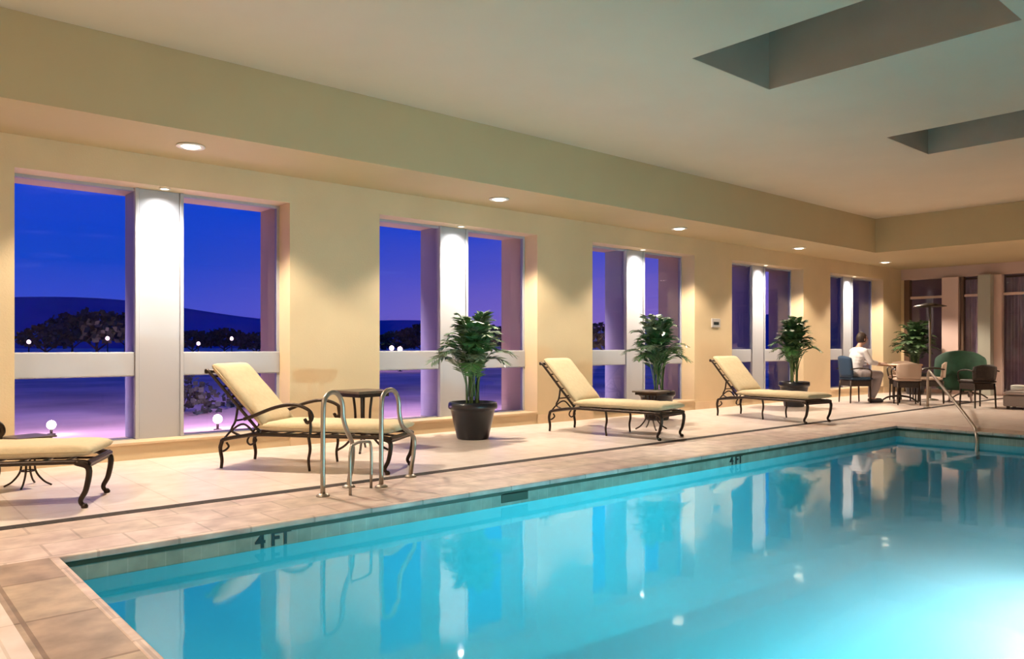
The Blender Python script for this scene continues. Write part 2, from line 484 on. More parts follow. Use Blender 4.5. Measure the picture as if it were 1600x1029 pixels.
# ------------------------------------------------------------------ recessed downlights
def make_downlight(label, loc, power):
    t = thing('recessed_downlight', label, 'downlight', loc, 0, 'recessed downlights in the soffit')
    b = BM(); lathe(b, [(.085, -.004), (.125, -.004), (.13, -.010), (.125, -.016), (.09, -.014), (.085, -.004)], 32); obj('trim_ring', b, M['trimw'], t, True)
    b = BM(); lathe(b, [(0, -.003), (.086, -.003), (.084, -.010), (.06, -.024), (0, -.030)], 32); obj('lamp', b, M['bulb'], t, True)
    l = bpy.data.lights.new('downlight_lamp', 'SPOT'); l.energy = power; l.color = DOWN_COL; l.spot_size = math.radians(126); l.spot_blend = .30; l.shadow_soft_size = .085
    lo = bpy.data.objects.new('downlight_lamp', l); COL.objects.link(lo); lo.parent = t; lo.location = (0, 0, -.06)
    return t
DL = [(2.48, 7.44), (6.33, 7.53), (10.07, 7.53), (13.8, 7.53), (17.55, 7.53)]
names = ['nearest', 'second', 'third', 'fourth', 'fifth and farthest']
d0 = make_downlight('round lit downlight in the soffit, nearest one above the first window', (*DL[0], SZ), DOWN_W)
for (x, y), nm in list(zip(DL, names))[1:]:
    dup(d0, 'round lit downlight in the soffit, %s one counted from the near end' % nm, (x, y, SZ), 0, 'recessed downlights in the soffit')

for x, y, nm in ((-1.3, 4.7, 'nearer the windows'), (-1.3, 1.2, 'farther from the windows')):  # downlights added out of view to warm the near deck and fill the ceiling
    dup(d0, 'added unseen downlight in the ceiling over the near deck, ' + nm, (x, y, CZ), 0, 'added unseen downlights over the near deck')

for y, nm in ((3.0, 'nearer the windows'), (-.6, 'farther from the windows')):  # downlights added beyond the view to brighten the far deck and soffit
    dup(d0, 'added unseen downlight in the far end soffit, ' + nm, (17.6, y, SZ), 0, 'added unseen downlights in the far soffit')

# small washer lamps set into the window heads, over the white columns
def washer(label, loc, power):
    t = thing('column_washer', label, 'downlight', loc, 0, 'washer lamps over the white window columns')
    b = BM(); lathe(b, [(.04, -.002), (.052, -.002), (.052, -.012), (.04, -.012), (.04, -.002)], 24); obj('trim_ring', b, M['trimw'], t, True)
    b = BM(); lathe(b, [(0, -.002), (.041, -.002), (.035, -.010), (0, -.012)], 24); obj('lamp', b, M['bulb'], t, True)
    l = bpy.data.lights.new('washer_light', 'SPOT'); l.energy = power; l.color = (1.0, .94, .88); l.spot_size = math.radians(150); l.spot_blend = .8; l.shadow_soft_size = .03
    lo = bpy.data.objects.new('washer_light', l); COL.objects.link(lo); lo.parent = t; lo.location = (0, 0, -.02)
    return t
w0 = None
for (a, c), nm in zip(BAYS[1:], ('first', 'second', 'third', 'fourth', 'fifth')):
    lab = 'tiny washer lamp in the head of the %s window above its white column' % nm; pos = ((a + c) / 2, 8.155, HEAD)
    if w0 is None: w0 = washer(lab, pos, WASH_W)
    else: dup(w0, lab, pos, 0, 'washer lamps over the white window columns')

# ------------------------------------------------------------------ sun loungers
def lounger(label, loc, rz):
    """origin: near rear foot; x runs towards the foot end, y across"""
    W = .57
    t = thing('sun_lounger', label, 'sun lounger', loc, rz, 'beige sun loungers along the windows')
    hinge = .36; zr = .315
    for y, in ((0,), (W,)):
        b = BM()
        tube(b, [(0, y, .26), (.12, y, .285), (hinge, y, zr), (.9, y, zr), (1.5, y, zr), (1.60, y, zr - .012)], .017)
        obj('side_rail', b, M['black'], t, True)
    b = BM()
    for k in range(9):
        x = hinge + .05 + k * .148
        tube(b, [(x, 0, zr), (x, W, zr)], .010, 6, 0)
    tube(b, [(1.60, 0, zr - .012), (1.60, W, zr - .012)], .017, 8, 0); tube(b, [(0, 0, .26), (0, W, .26)], .014, 8, 0)
    tube(b, [(0, W / 2, .26), (.12, W / 2, .285), (hinge, W / 2, zr), (.9, W / 2, zr), (1.60, W / 2, zr - .012)], .009, 6)
    obj('seat_slats', b, M['black'], t)
    b = BM(); box(b, 1.56, 1.60, .02, W - .02, zr - .045, zr - .01, .004); obj('end_apron', b, M['black'], t)
    # legs, gently S-curved
    for y in (0, W):
        o_ = -.015 if y == 0 else .015
        b = BM(); tube(b, [(0.0, y, .26), (-.02, y, .18), (-.005, y, .08), (-.012, y, .005)], (.019, .014)); obj('leg', b, M['black'], t, True)
        b = BM(); tube(b, [(.84, y, zr), (.855, y, .2), (.84, y, .1), (.85, y, .005)], (.015, .012)); obj('leg', b, M['black'], t, True)
        b = BM(); tube(b, [(1.52, y, zr), (1.60, y, .27), (1.585, y, .13), (1.55, y, .05), (1.575, y, .005)], (.024, .014)); 
        lathe(b, [(0, 0), (.02, 0), (.024, .012), (.014, .03), (0, .035)], 12, (1.575, y, 0)); obj('leg', b, M['black'], t, True)
    # backrest
    ang = math.radians(46.5); L = .74
    ux = Vector((-math.cos(ang), 0, math.sin(ang))); H = Vector((hinge, 0, zr + .02))
    nrm = Vector((math.sin(ang), 0, math.cos(ang)))
    b = BM()
    for y in (.02, W - .02):
        e0 = H + ux * L; tube(b, [H + Vector((0, y, 0)), H + ux * L * .5 + Vector((0, y, 0)), e0 + Vector((0, y, 0)), e0 + Vector((-.03, y, -.015))], .015)
    for k in range(6):
        p = H + ux * L * (k + .5) / 6; tube(b, [p + Vector((0, .02, 0)), p + Vector((0, W - .02, 0))], .010, 6, 0)
    p = H + ux * L; tube(b, [p + Vector((0, .02, 0)), p + Vector((0, W - .02, 0))], .016, 8, 0)
    obj('backrest_frame', b, M['black'], t, True)
    b = BM()      # prop with scroll at each side
    for y in (.05, W - .05):
        p = H + ux * .34
        tube(b, [p + Vector((0, y, 0)), (.10, y, .43), (.06, y, .34), (.16, y, .29)], .011)
        tube(b, [(.30, y, .31), (.18, y, .40), (.05, y, .33), (-.06, y, .20), (-.03, y, .15), (.03, y, .19), (.01, y, .23)], .010)
    tube(b, [(.10, .05, .43), (.10, W - .05, .43)], .009, 6, 0)
    obj('backrest_prop', b, M['black'], t, True)
    for y in (-.012, W + .012):
        b = BM(); p = H + ux * .16
        tube(b, [(p.x - .03, y, p.z), (p.x + .06, y, p.z + .03), (p.x + .28, y, p.z + .11), (p.x + .46, y, p.z + .135), (p.x + .60, y, p.z + .09), (p.x + .63, y, p.z + .02), (p.x + .585, y, p.z - .02), (p.x + .56, y, p.z + .015)], .016)
        tube(b, [(p.x + .60, y, p.z + .08), (p.x + .615, y, p.z - .03), (.86, y, zr + .0)], .012)
        obj('armrest', b, M['black'], t, True)
    c = cushion(BM(), 1.27, W + .01, .10, Matrix.Translation((hinge - .01, -.005, zr + .016)), chan=4)
    c = obj('seat_cushion', c, M['cush'], t, True)
    b = BM(); z = zr + .016 + .052; x0, x1, y0, y1 = hinge, hinge + 1.25, -.004, W + .004
    tube(b, [(x0, y0, z), (x1 - .03, y0, z), (x1, y0 + .03, z), (x1, y1 - .03, z), (x1 - .03, y1, z), (x0, y1, z)], .005, 6, 0); obj('piping', b, M['pipe'], c, True)
    rot = Matrix(((ux.x, 0, nrm.x), (0, 1, 0), (ux.z, 0, nrm.z))).to_4x4()
    c = cushion(BM(), .76, W - .02, .11, Matrix.Translation(H + nrm * .014 + Vector((0, .01, 0))) @ rot, chan=3)
    c = obj('back_cushion', c, M['cush'], t, True)
    b = BM(); tube(b, [rotp for rotp in [H + nrm * .07 + ux * .01 + Vector((0, .01, 0)), H + nrm * .07 + ux * .73 + Vector((0, .01, 0)), H + nrm * .07 + ux * .755 + Vector((0, .04, 0)), H + nrm * .07 + ux * .755 + Vector((0, W - .04, 0)), H + nrm * .07 + ux * .73 + Vector((0, W - .01, 0)), H + nrm * .07 + ux * .01 + Vector((0, W - .01, 0))]], .005, 6, 0)
    obj('piping', b, M['pipe'], c, True)
    return t
def place(near_front, deg):
    a = math.radians(deg); return (near_front[0] - 1.575 * math.cos(a), near_front[1] - 1.575 * math.sin(a), 0), a
p, a = place((1.26, 5.89), -27)
p, a = place((3.55, 5.71), -53)
G_ = 'beige sun loungers along the windows'
l2 = lounger('beige cushioned sun lounger with raised back, behind the pool grab rails', p, a)
p, a = place((7.22, 5.68), -80); dup(l2, 'beige cushioned sun lounger with raised back, between the first and second potted palms', p, a, G_, skip=('armrest',))
p, a = place((10.36, 5.55), -96); dup(l2, 'beige cushioned sun lounger with raised back, farthest away, before the third potted palm', p, a, G_, skip=('armrest',))
p, a = place((1.26, 5.89), -27); dup(l2, 'beige cushioned sun lounger nearest the near pool corner, only its foot end showing', p, a, G_)

# ------------------------------------------------------------------ side tables
def side_table(label, loc, rz):
    t = thing('side_table', label, 'side table', loc, rz, 'small bronze side tables by the loungers')
    b = BM(); box(b, -.235, .235, -.235, .235, .615, .64, .008); obj('table_top', b, M['bronze2'], t)
    b = BM(); 
    for s in (-1, 1): box(b, -.19, .19, s * .19 - .008, s * .19 + .008, .575, .615); box(b, s * .19 - .008, s * .19 + .008, -.19, .19, .575, .615)
    obj('apron', b, M['black'], t)
    for sx_ in (-1, 1):
        for sy in (-1, 1):
            b = BM(); tube(b, [(sx_ * .07, sy * .07, .60), (sx_ * .055, sy * .055, .4), (sx_ * .06, sy * .06, .2), (sx_ * .12, sy * .12, .07), (sx_ * .19, sy * .19, .005)], (.014, .012)); obj('leg', b, M['black'], t, True)
    b = BM(); lathe(b, [(.075, .19), (.09, .19), (.09, .205), (.075, .205), (.075, .19)], 20); obj('leg_ring', b, M['black'], t, True)
    return t
M['bronze2'] = mat('bronze_table_top', (.11, .075, .05), .35, metal=.3, noise=.2)
s1 = side_table('small square bronze side table behind the lounger by the grab rails', (4.17, 7.2, 0), .15)
dup(s1, 'small square bronze side table behind the nearest lounger, in front of the first window', (1.12, 7.1, 0), .35, 'small bronze side tables by the loungers', .62)
dup(s1, 'small square bronze side table behind the lounger beside the second potted palm', (8.15, 6.55, 0), .2, 'small bronze side tables by the loungers', .8)

# ------------------------------------------------------------------ grab rails at the pool edge
def grab_rail(label, near, far):
    nx_, ny_ = near; fx, fy = far
    dx, dy = fx - nx_, fy - ny_; L = math.hypot(dx, dy)
    t = thing('pool_grab_rail', label, 'grab rail', (nx_, ny_, 0), math.atan2(dy, dx), 'steel grab rails beside the pool')
    b = BM()
    tube(b, [(0, 0, 0), (0, 0, .3), (.005, 0, .62), (.03, 0, .715), (.12, 0, .755), (.22, 0, .735), (.285, 0, .66), (.30, 0, .55), (.36, 0, .44), (L + .03, 0, .33), (L + .03, 0, .2), (L - .01, 0, .08), (L - .03, 0, 0)], .018, 12)
    obj('rail', b, M['steel'], t, True)
    for x in (0, L - .03):
        b = BM(); lathe(b, [(0, 0), (.05, 0), (.05, .008), (.03, .022), (0, .022)], 20, (x, 0, 0)); obj('floor_flange', b, M['steel'], t, True)
    return t
grab_rail('curved steel pool grab rail, the one farther left on the stone pool edge', (2.68, 5.20), (3.03, 5.42))
grab_rail('curved steel pool grab rail, the one farther right on the stone pool edge', (3.20, 5.24), (3.66, 5.50))
b = BM(); tube(b, [(2.85, 5.10, 0), (2.85, 5.10, .32), (2.93, 5.16, .37), (3.05, 5.22, .37), (3.12, 5.26, .32), (3.12, 5.26, 0)], .012, 8)
tag(obj('towel_rail', b, M['steel'], None, True), 'low thin steel hoop standing between the two pool grab rails', 'hoop')

# ------------------------------------------------------------------ potted palms
def frond(rng, L, rise, az, lean, wleaf, nleaf, m, parent, base, droop=1.0):
    b = BM(); d = Vector((math.cos(az), math.sin(az), 0)); side = Vector((-d.y, d.x, 0))
    n = 14; P = []
    for i in range(n + 1):
        s = i / n
        r = L * (math.sin(s * lean) if lean < PI / 2 else s) ; 
        P.append(Vector(base) + d * (L * (.18 * s + .62 * s ** 2) * math.sin(lean) * 1.15) + Vector((0, 0, rise * (s * 1.25 - .55 * droop * s ** 2.6))))
    tube(b, P, (.008, .002), 5, 0)
    for i in range(nleaf):
        s = .28 + .72 * (i + .5) / nleaf
        f = s * n; k = min(int(f), n - 1); p = P[k].lerp(P[k + 1], f - k); tg = (P[k + 1] - P[k]).normalized()
        ll = wleaf * (1 - .75 * abs((s - .55) / .5) ** 2.2) * rng.uniform(.85, 1.1)
        for sg in (-1, 1):
            dr = (side * sg * .85 + tg * .65 + Vector((0, 0, rng.uniform(-.05, .25)))).normalized()
            wd = tg.cross(dr).normalized(); wd = dr.cross(wd).normalized() * .016
            q = p + dr * ll * .5 + Vector((0, 0, -.02)); e = p + dr * ll + Vector((0, 0, -.30 * ll))
            vs_ = [b.verts.new(x) for x in (p, q + wd, e, q - wd)]
            b.faces.new(vs_)
    return obj('frond', b, m, parent)
def palm(label, loc, rz, seed, H, spread, pot_r, pot_h, nf, m, m2, name='potted_palm', zb=None):
    rng = random.Random(seed)
    t = thing(name, label, 'potted plant', loc, rz)
    b = BM(); r = pot_r; h = pot_h
    lathe(b, [(0, 0), (r * .62, 0), (r * .66, h * .04), (r * .80, h * .45), (r * .90, h * .76), (r * .92, h * .80), (r * 1.0, h * .82), (r * 1.02, h * .88), (r * 1.0, h * .97), (r * .96, h), (r * .88, h), (r * .86, h * .9), (0, h * .9)], 40)
    obj('pot', b, M['pot'], t, True)
    b = BM(); lathe(b, [(0, h * .93), (r * .5, h * .925), (r * .85, h * .905)], 24); obj('soil', b, M['soil'], t, True)
    for k in range(7):
        a_ = rng.uniform(0, 6.28); q = rng.uniform(.02, r * .35); b = BM()
        tube(b, [(q * math.cos(a_), q * math.sin(a_), h * .9), (q * 1.1 * math.cos(a_), q * 1.1 * math.sin(a_), h + .2), (q * 1.5 * math.cos(a_), q * 1.5 * math.sin(a_), h + (H - h) * .42)], (.014, .008), 6); obj('stem', b, M['stem'], t, True)
    for k in range(nf):
        az = k * 2.39996 + rng.uniform(-.3, .3); u = (k + .5) / nf
        lean = .25 + 1.1 * u + rng.uniform(-.1, .1)
        z0 = h * .9 + (H - h) * (.42 - .36 * u) + rng.uniform(-.03, .03)
        rise = (H - z0) / (1.25 - .55) * (1.0 - .42 * u) 
        frond(rng, spread * rng.uniform(.85, 1.2), rise, az, lean, .17 + .10 * rng.random(), 20, m if rng.random() < .6 else m2, t, (rng.uniform(-.05, .05), rng.uniform(-.05, .05), z0), .8 + .6 * u)
    return t
palm('bushy green palm in a large dark glazed pot before the second window', (5.71, 7.28, 0), 0, 3, 1.42, .55, .29, .44, 34, M['leaf'], M['leafb'])
palm('bright green palm in a dark pot before the third window, behind a lounger', (9.28, 7.35, 0), 1, 5, 1.48, .50, .27, .44, 30, M['leaf2'] if 'leaf2' in M else M['leaf'], M['leafb'])
palm('bushy green palm in a dark pot before the fourth window, beyond the farthest lounger', (13.2, 7.3, 0), 2, 8, 1.55, .42, .27, .46, 30, M['leaf'], M['leafd'])
palm('dark leafy palm in a dark pot standing in the far corner of the hall', (18.7, 7.35, 0), 2, 11, 1.60, .62, .27, .5, 34, M['leafd'], M['leafd'])

# small plaque on the pier between third and fourth windows
b = BM(); box(b, 11.72, 11.98, WY - .02, WY, 1.44, 1.60, .006)
pq = tag(obj('wall_plaque', b, mat('plaque_grey', (.45, .42, .40), .4)), 'small grey plaque on the pier right of the third window', 'wall sign')
b = BM(); box(b, 11.77, 11.93, WY - .024, WY - .019, 1.49, 1.54); obj('plaque_panel', b, M['ink'], pq)

# ------------------------------------------------------------------ far end: glazed partition and mauve curtains
FX = X1
M['mauve'] = mat('mauve_curtain', (.52, .36, .50), .85, noise=.15, nscale=3)
M['pinkpost'] = mat('pink_beige_post', (.66, .49, .45), .5)
M['greypost'] = mat('grey_green_post', (.36, .36, .31), .5)
M['brown'] = mat('brown_frame', (.12, .065, .04), .5)
b = BM()
box(b, FX, FX + .2, YR, WY, 2.72, SZ + .1)
struct('wall_far', b, mat('mauve_beam_paint', (.54, .40, .36), .6))
b = BM(); box(b, FX, FX + .18, 7.99, WY, 0, 2.72); struct('trim_5', b, M['wall'])
def far_post(n, y0, y1, x0, x1, m):
    b = BM(); box(b, x0, x1, y0, y1, 0, 2.72, .008); return struct('trim_%d' % n, b, m)
far_post(6, 7.86, 7.99, FX - .03, FX + .12, M['brown'])
far_post(7, 6.74, 7.10, FX - .12, FX + .12, M['pinkpost'])
far_post(8, 6.66, 6.73, FX - .03, FX + .10, M['brown'])
far_post(9, 6.02, 6.28, FX - .30, FX + .10, M['greypost'])
far_post(10, 5.86, 6.02, FX - .10, FX + .12, M['pinkpost'])
far_post(11, 1.6, 2.0, FX - .10, FX + .12, M['pinkpost'])
far_post(12, YR, YR + .4, FX - .10, FX + .12, M['pinkpost'])
wn = bpy.data.objects.new('window_7', None); COL.objects.link(wn); wn['kind'] = 'structure'
for (y0, y1) in ((7.10, 7.86), (6.28, 6.66), (2.0, 5.86), (YR + .4, 1.6)):
    b = BM(); 
    vs_ = [b.verts.new(q) for q in ((FX + .05, y0, 0), (FX + .05, y1, 0), (FX + .05, y1, 2.72), (FX + .05, y0, 2.72))]; b.faces.new(vs_)
    obj('window_pane', b, M['glass'], wn)
    b = BM(); k = max(1, round((y1 - y0) / .9))
    for i in range(1, k): yy = y0 + (y1 - y0) * i / k; box(b, FX + .021, FX + .079, yy - .025, yy + .025, 0, 2.72)
    box(b, FX + .02, FX + .08, y0, y1, 2.25, 2.31); box(b, FX + .02, FX + .08, y0, y1, 0, .08)
    obj('window_frame', b, M['pinkpost'], wn)
# room behind the partition
b = BM(); box(b, X1 + 3.2, X1 + 3.4, YR, WY + .2, 0, 3.2); box(b, X1 + .2, X1 + 3.4, WY, WY + .2, 0, 3.2); box(b, X1 + .2, X1 + 3.4, YR - .2, YR, 0, 3.2)
struct('wall_lobby', b, mat('lobby_wall_mauve', (.30, .22, .29), .7))
b = BM(); box(b, X1 + .2, X1 + 3.4, YR, WY, 3.0, 3.1); struct('ceiling_lobby', b, M['ceil'])
def curtain(label, y0, y1, x, n=14):
    b = BM(); K = n * 8; top = []
    for i in range(K + 1):
        yy = y0 + (y1 - y0) * i / K; xx = x + .035 * math.sin(i / 8 * 2 * PI)
        top.append((b.verts.new((xx, yy, .03)), b.verts.new((xx, yy, 2.66)), b.verts.new((xx + .006, yy, .03)), b.verts.new((xx + .006, yy, 2.66))))
    for p_, q_ in zip(top, top[1:]):
        b.faces.new((p_[0], q_[0], q_[1], p_[1])); b.faces.new((p_[2], p_[3], q_[3], q_[2]))
    t = thing('curtain', label, 'curtain', (0, 0, 0)); obj('drape', b, M['mauve'], t, True)
    b = BM(); tube(b, [(x, y0, 2.69), (x, y1, 2.69)], .012, 8, 0); obj('curtain_rod', b, M['brown'], t, True)
curtain('narrow mauve pleated curtain behind the glass left of the grey green post', 6.2, 6.75, FX + .35, 5)
curtain('mauve pleated curtain behind the glass at the right edge of the view', 3.0, 5.9, FX + .35, 22)
def added_ceiling_lamp(label, loc, e):  # lamps added out of view to light the far panes and curtains
    t = thing('added_ceiling_lamp', label, 'ceiling lamp', loc, 0, 'added unseen lamps in the room beyond the far glass')
    b = BM(); lathe(b, [(0, 0), (.16, 0), (.17, -.02), (.14, -.05), (0, -.07)], 24); obj('lamp_shade', b, mat('dim_globe', (1, .8, .7), .5, emit=((1, .70, .62), e)), t, True)
added_ceiling_lamp('added unseen lamp on the ceiling beyond the far glass, nearer the windows', (X1 + 1.6, .9, 3.0), 110)
added_ceiling_lamp('added unseen lamp on the ceiling beyond the far glass, farther from the windows', (X1 + 1.6, -1.2, 3.0), 60)

# ------------------------------------------------------------------ far end furniture
M['wood'] = mat('orange_brown_wood', (.36, .17, .07), .35, noise=.3, nscale=6)
M['navy'] = mat('navy_cloth', (.02, .05, .10), .8)
M['greenc'] = mat('dark_green_cloth', (.010, .055, .028), .8, noise=.25, nscale=8)
M['palecush'] = mat('pale_seat_cloth', (.50, .37, .29), .85)
M['darkw'] = mat('dark_wicker', (.03, .017, .012), .6, noise=.4, nscale=40, bump=.5, bscale=90)
def dining_table(label, loc, r=.5):
    t = thing('round_table', label, 'table', loc)
    b = BM(); lathe(b, [(0, .71), (r - .02, .71), (r, .722), (r, .738), (r - .012, .75), (0, .75)], 40); obj('table_top', b, M['wood'], t, True)
    b = BM(); lathe(b, [(0, .03), (.05, .05), (.035, .2), (.05, .4), (.035, .6), (.12, .71), (0, .71)], 20); obj('pedestal', b, M['black'], t, True)
    for k in range(4):
        a_ = k * PI / 2 + .4; b = BM(); tube(b, [(.03 * math.cos(a_), .03 * math.sin(a_), .12), (.2 * math.cos(a_), .2 * math.sin(a_), .09), (.32 * math.cos(a_), .32 * math.sin(a_), .012)], (.022, .014)); obj('leg', b, M['black'], t, True)
    return t
def dining_chair(label, loc, rz, cl, group=None, hb=.92):
    t = thing('dining_chair', label, 'chair', loc, rz, group)      # faces +x
    b = BM(); cushion(b, .44, .44, .07, Matrix.Translation((-.2, -.22, .44))); obj('seat', b, cl, t, True)
    b = BM(); rows = []
    for i in range(7):
        z = .50 + (hb - .50) * i / 6; w_b = .20 + .015 * math.sin(i / 6 * PI); row = []
        for j in range(9):
            v = j / 8 * 2 - 1; row.append(Vector((-.21 - .10 * (z - .5) + .05 * v * v, v * w_b, z + (-.04 * v * v if i == 6 else 0))))
        rows.append(row)
    F = [[b.verts.new(q) for q in r_] for r_ in rows]; K = [[b.verts.new(q - Vector((.035, 0, 0))) for q in r_] for r_ in rows]
    for i in range(6):
        for j in range(8):
            b.faces.new((F[i][j], F[i][j + 1], F[i + 1][j + 1], F[i + 1][j])); b.faces.new((K[i][j], K[i + 1][j], K[i + 1][j + 1], K[i][j + 1]))
    for j in range(8):
        b.faces.new((F[6][j], F[6][j + 1], K[6][j + 1], K[6][j])); b.faces.new((F[0][j], K[0][j], K[0][j + 1], F[0][j + 1]))
    for i in range(6):
        b.faces.new((F[i][0], F[i + 1][0], K[i + 1][0], K[i][0])); b.faces.new((F[i][8], K[i][8], K[i + 1][8], F[i + 1][8]))
    obj('backrest', b, cl, t, True)
    b = BM(); box(b, -.2, .22, -.2, .2, .33, .445, .008); obj('seat_frame', b, M['darkw'], t)
    for x, y in ((.2, .18), (.2, -.18), (-.2, .18), (-.2, -.18)):
        b = BM(); tube(b, [(x, y, .43), (x * 1.08, y * 1.05, .005)], (.018, .013), 8, 0); obj('leg', b, M['black'], t, True)
        if x < 0: pass
    for y in (.235, -.235):
        b = BM(); tube(b, [(-.24, y, .66), (-.05, y, .68), (.14, y, .66), (.2, y, .60), (.2, y * .85, .43)], .013); obj('armrest', b, M['black'], t, True)
    return t
dining_table('round orange-brown wooden table by the far window, beside the seated person', (15.9, 6.55, 0), .42)
dining_chair('navy blue upholstered armchair the seated person sits on', (15.0, 7.02, 0), -.55, M['navy'])
gc = 'pale cushioned armchairs around the wooden table'
c0 = dining_chair('pale cushioned armchair on the pool side of the wooden table, its back to the pool', (15.2, 6.12, 0), .55, M['palecush'], gc, .80)
dup(c0, 'pale cushioned armchair at the right of the wooden table', (16.02, 6.0, 0), 1.9, gc)
dining_chair('dark wicker armchair on the pool side of the slanting hand rail', (15.45, 5.0, 0), .9, M['darkw'], None, .78)
dup(c0, 'pale cushioned armchair at the far side of the wooden table, half hidden', (16.5, 6.75, 0), 3.4, gc)
# green tub armchair
def tub_chair(label, loc, rz, m, R_=.40, hb=.98):
    t = thing('tub_armchair', label, 'armchair', loc, rz)
    b = BM(); n = 30; prof = []
    for k in range(n + 1):
        a_ = math.radians(55 + 250 * k / n); s = math.sin(PI * k / n); zt = .60 + (hb - .60) * s ** .7
        prof.append([(R_ - .11, .30), (R_ - .11, zt - .05), (R_ - .06, zt), (R_ - .01, zt - .03), (R_ + .01, .6), (R_ - .03, .28), (R_ - .07, .26)] + [a_])
    V = []
    for pr in prof:
        a_ = pr[-1]; V.append([b.verts.new((r_ * math.cos(a_), r_ * math.sin(a_), z)) for r_, z in pr[:-1]])
    for p_, q_ in zip(V, V[1:]):
        for i in range(len(p_)): b.faces.new((p_[i], p_[(i + 1) % len(p_)], q_[(i + 1) % len(p_)], q_[i]))
    b.faces.new(V[0]); b.faces.new(V[-1][::-1])
    obj('shell_back', b, m, t, True)
    b = BM(); lathe(b, [(0, .24), (R_ - .08, .24), (R_ - .06, .28), (R_ - .06, .42), (R_ - .10, .46), (0, .48)], 32); obj('seat', b, m, t, True)
    for k in range(4):
        a_ = PI / 4 + k * PI / 2; b = BM(); tube(b, [(.22 * math.cos(a_), .22 * math.sin(a_), .26), (.28 * math.cos(a_), .28 * math.sin(a_), .003)], (.024, .014), 8, 0); obj('leg', b, M['pinkpost'], t, True)
    return t
tub_chair('dark green rounded tub armchair with its back to the pool', (16.9, 5.78, 0), .30, M['greenc'], .46, 1.02)
tub_chair('dark rounded armchair at the right beyond the grey green post', (17.6, 4.45, 0), 1.2, M['darkw'], .36, .86)
tub_chair('dark rounded armchair at the far right beside the low bench', (18.4, 3.70, 0), 1.2, M['darkw'], .40, .90)
dining_table('round wooden table behind the dark green armchair', (18.1, 6.0, 0), .3)
palm('dark bushy plant in a dark pot at the right edge of the view', (18.9, 4.55, 0), .3, 21, 1.1, .5, .25, .42, 26, M['leafd'], M['leafd'])
# low bench with folded white towels
t = thing('low_bench', 'low grey cushioned bench carrying white towels at the right edge', 'bench', (15.9, 3.9, 0), .12)
b = BM(); box(b, -.35, .35, -.75, .75, .05, .24, .02); obj('bench_base', b, mat('grey_bench', (.36, .31, .31), .6), t)
b = BM(); cushion(b, .7, 1.5, .09, Matrix.Translation((-.35, -.75, .235))); obj('bench_cushion', b, mat('grey_bench_cushion', (.5, .44, .44), .8), t, True)
for x in (-.28, .28):
    for y in (-.68, .68):
        b = BM(); box(b, x - .025, x + .025, y - .025, y + .025, 0, .06); obj('leg', b, M['black'], t)
M['towel'] = mat('white_towel', (.88, .88, .88), .9, bump=.3, bscale=150)
def towel(label, loc, rz, w):
    t = thing('folded_towel', label, 'towel', loc, rz, 'white towels on the low bench')
    b = BM()
    for k in range(3): cushion(b, .3, w, .035, Matrix.Translation((-.15, -w / 2, k * .027)), 8, 8)
    obj('towel_cloth', b, M['towel'], t, True)
towel('small folded white towel on the low grey bench, at its left end', (15.85, 4.47, .325), .15, .22)
towel('long folded white towel on the low grey bench, at its right end', (15.9, 3.95, .325), .12, .60)

# floor lamp
t = thing('floor_lamp', 'tall thin floor lamp with a flat dark shade standing right of the wooden table', 'floor lamp', (15.95, 5.55 + .55, 0))
t.location = (16.9, 6.35, 0)
b = BM(); lathe(b, [(0, 0), (.16, 0), (.16, .015), (.03, .04), (0, .04)], 28); obj('base', b, M['steel'], t, True)
b = BM(); tube(b, [(0, 0, .03), (0, 0, 1.95)], .022, 10, 0); obj('pole', b, M['steel'], t, True)
b = BM(); lathe(b, [(0, 1.99), (.10, 1.985), (.30, 1.93), (.31, 1.915), (.28, 1.92), (0, 1.95)], 32); obj('lamp_shade', b, M['black'], t, True)
# stair hand rail at the far pool edge
t = thing('pool_hand_rail', 'long slanting steel hand rail running down to the far end of the pool', 'hand rail', (14.8, 5.6, 0))
b = BM(); tube(b, [(0, 0, 0), (0, 0, .5), (-.03, -.02, .62), (-.14, -.08, .66), (-.5, -.27, .61), (-2.0, -1.09, .33), (-3.35, -1.82, .07), (-3.72, -2.0, -.03), (-3.78, -2.04, -.35)], .022, 10, 4); obj('rail', b, M['steel'], t, True)
b = BM(); lathe(b, [(0, 0), (.07, 0), (.07, .01), (.03, .02), (0, .02)], 16); obj('floor_flange', b, M['steel'], t, True)

# ------------------------------------------------------------------ seated person
def ellip(bm, c, r, seg=24, ring=16):
    g = bmesh.ops.create_uvsphere(bm, u_segments=seg, v_segments=ring, radius=1)
    for v in g['verts']:
        v.co = Vector((c[0] + v.co.x * r[0], c[1] + v.co.y * r[1], c[2] + v.co.z * r[2]))
    return g['verts']
def skin_body(name, joints, edges, m, parent, vox=.011):
    """one continuous surface grown round the joints, tapering between them"""
    b = BM(); R2 = lambda r: r if isinstance(r, tuple) else (r, r)
    for i, k in edges:
        p, q = Vector(joints[i][0]), Vector(joints[k][0]); (a0, a1), (c0, c1) = R2(joints[i][1]), R2(joints[k][1])
        n = max(3, int((q - p).length / (min(a0, c0) * .6)))
        for t in range(n + 1):
            f = t / n; rx = a0 + (c0 - a0) * f; ry = a1 + (c1 - a1) * f
            ellip(b, p.lerp(q, f), (rx, ry, min(rx, ry)), 14, 8)
    o = obj(name, b, m, parent, True)
    rm = o.modifiers.new('remesh', 'REMESH'); rm.mode = 'VOXEL'; rm.voxel_size = vox; rm.use_smooth_shade = True
    sm = o.modifiers.new('smooth', 'SMOOTH'); sm.factor = .6; sm.iterations = 5
    return o
M['skin'] = mat('skin', (.52, .30, .21), .5); M['hair'] = mat('dark_brown_hair', (.03, .015, .01), .6, noise=.4, nscale=60)
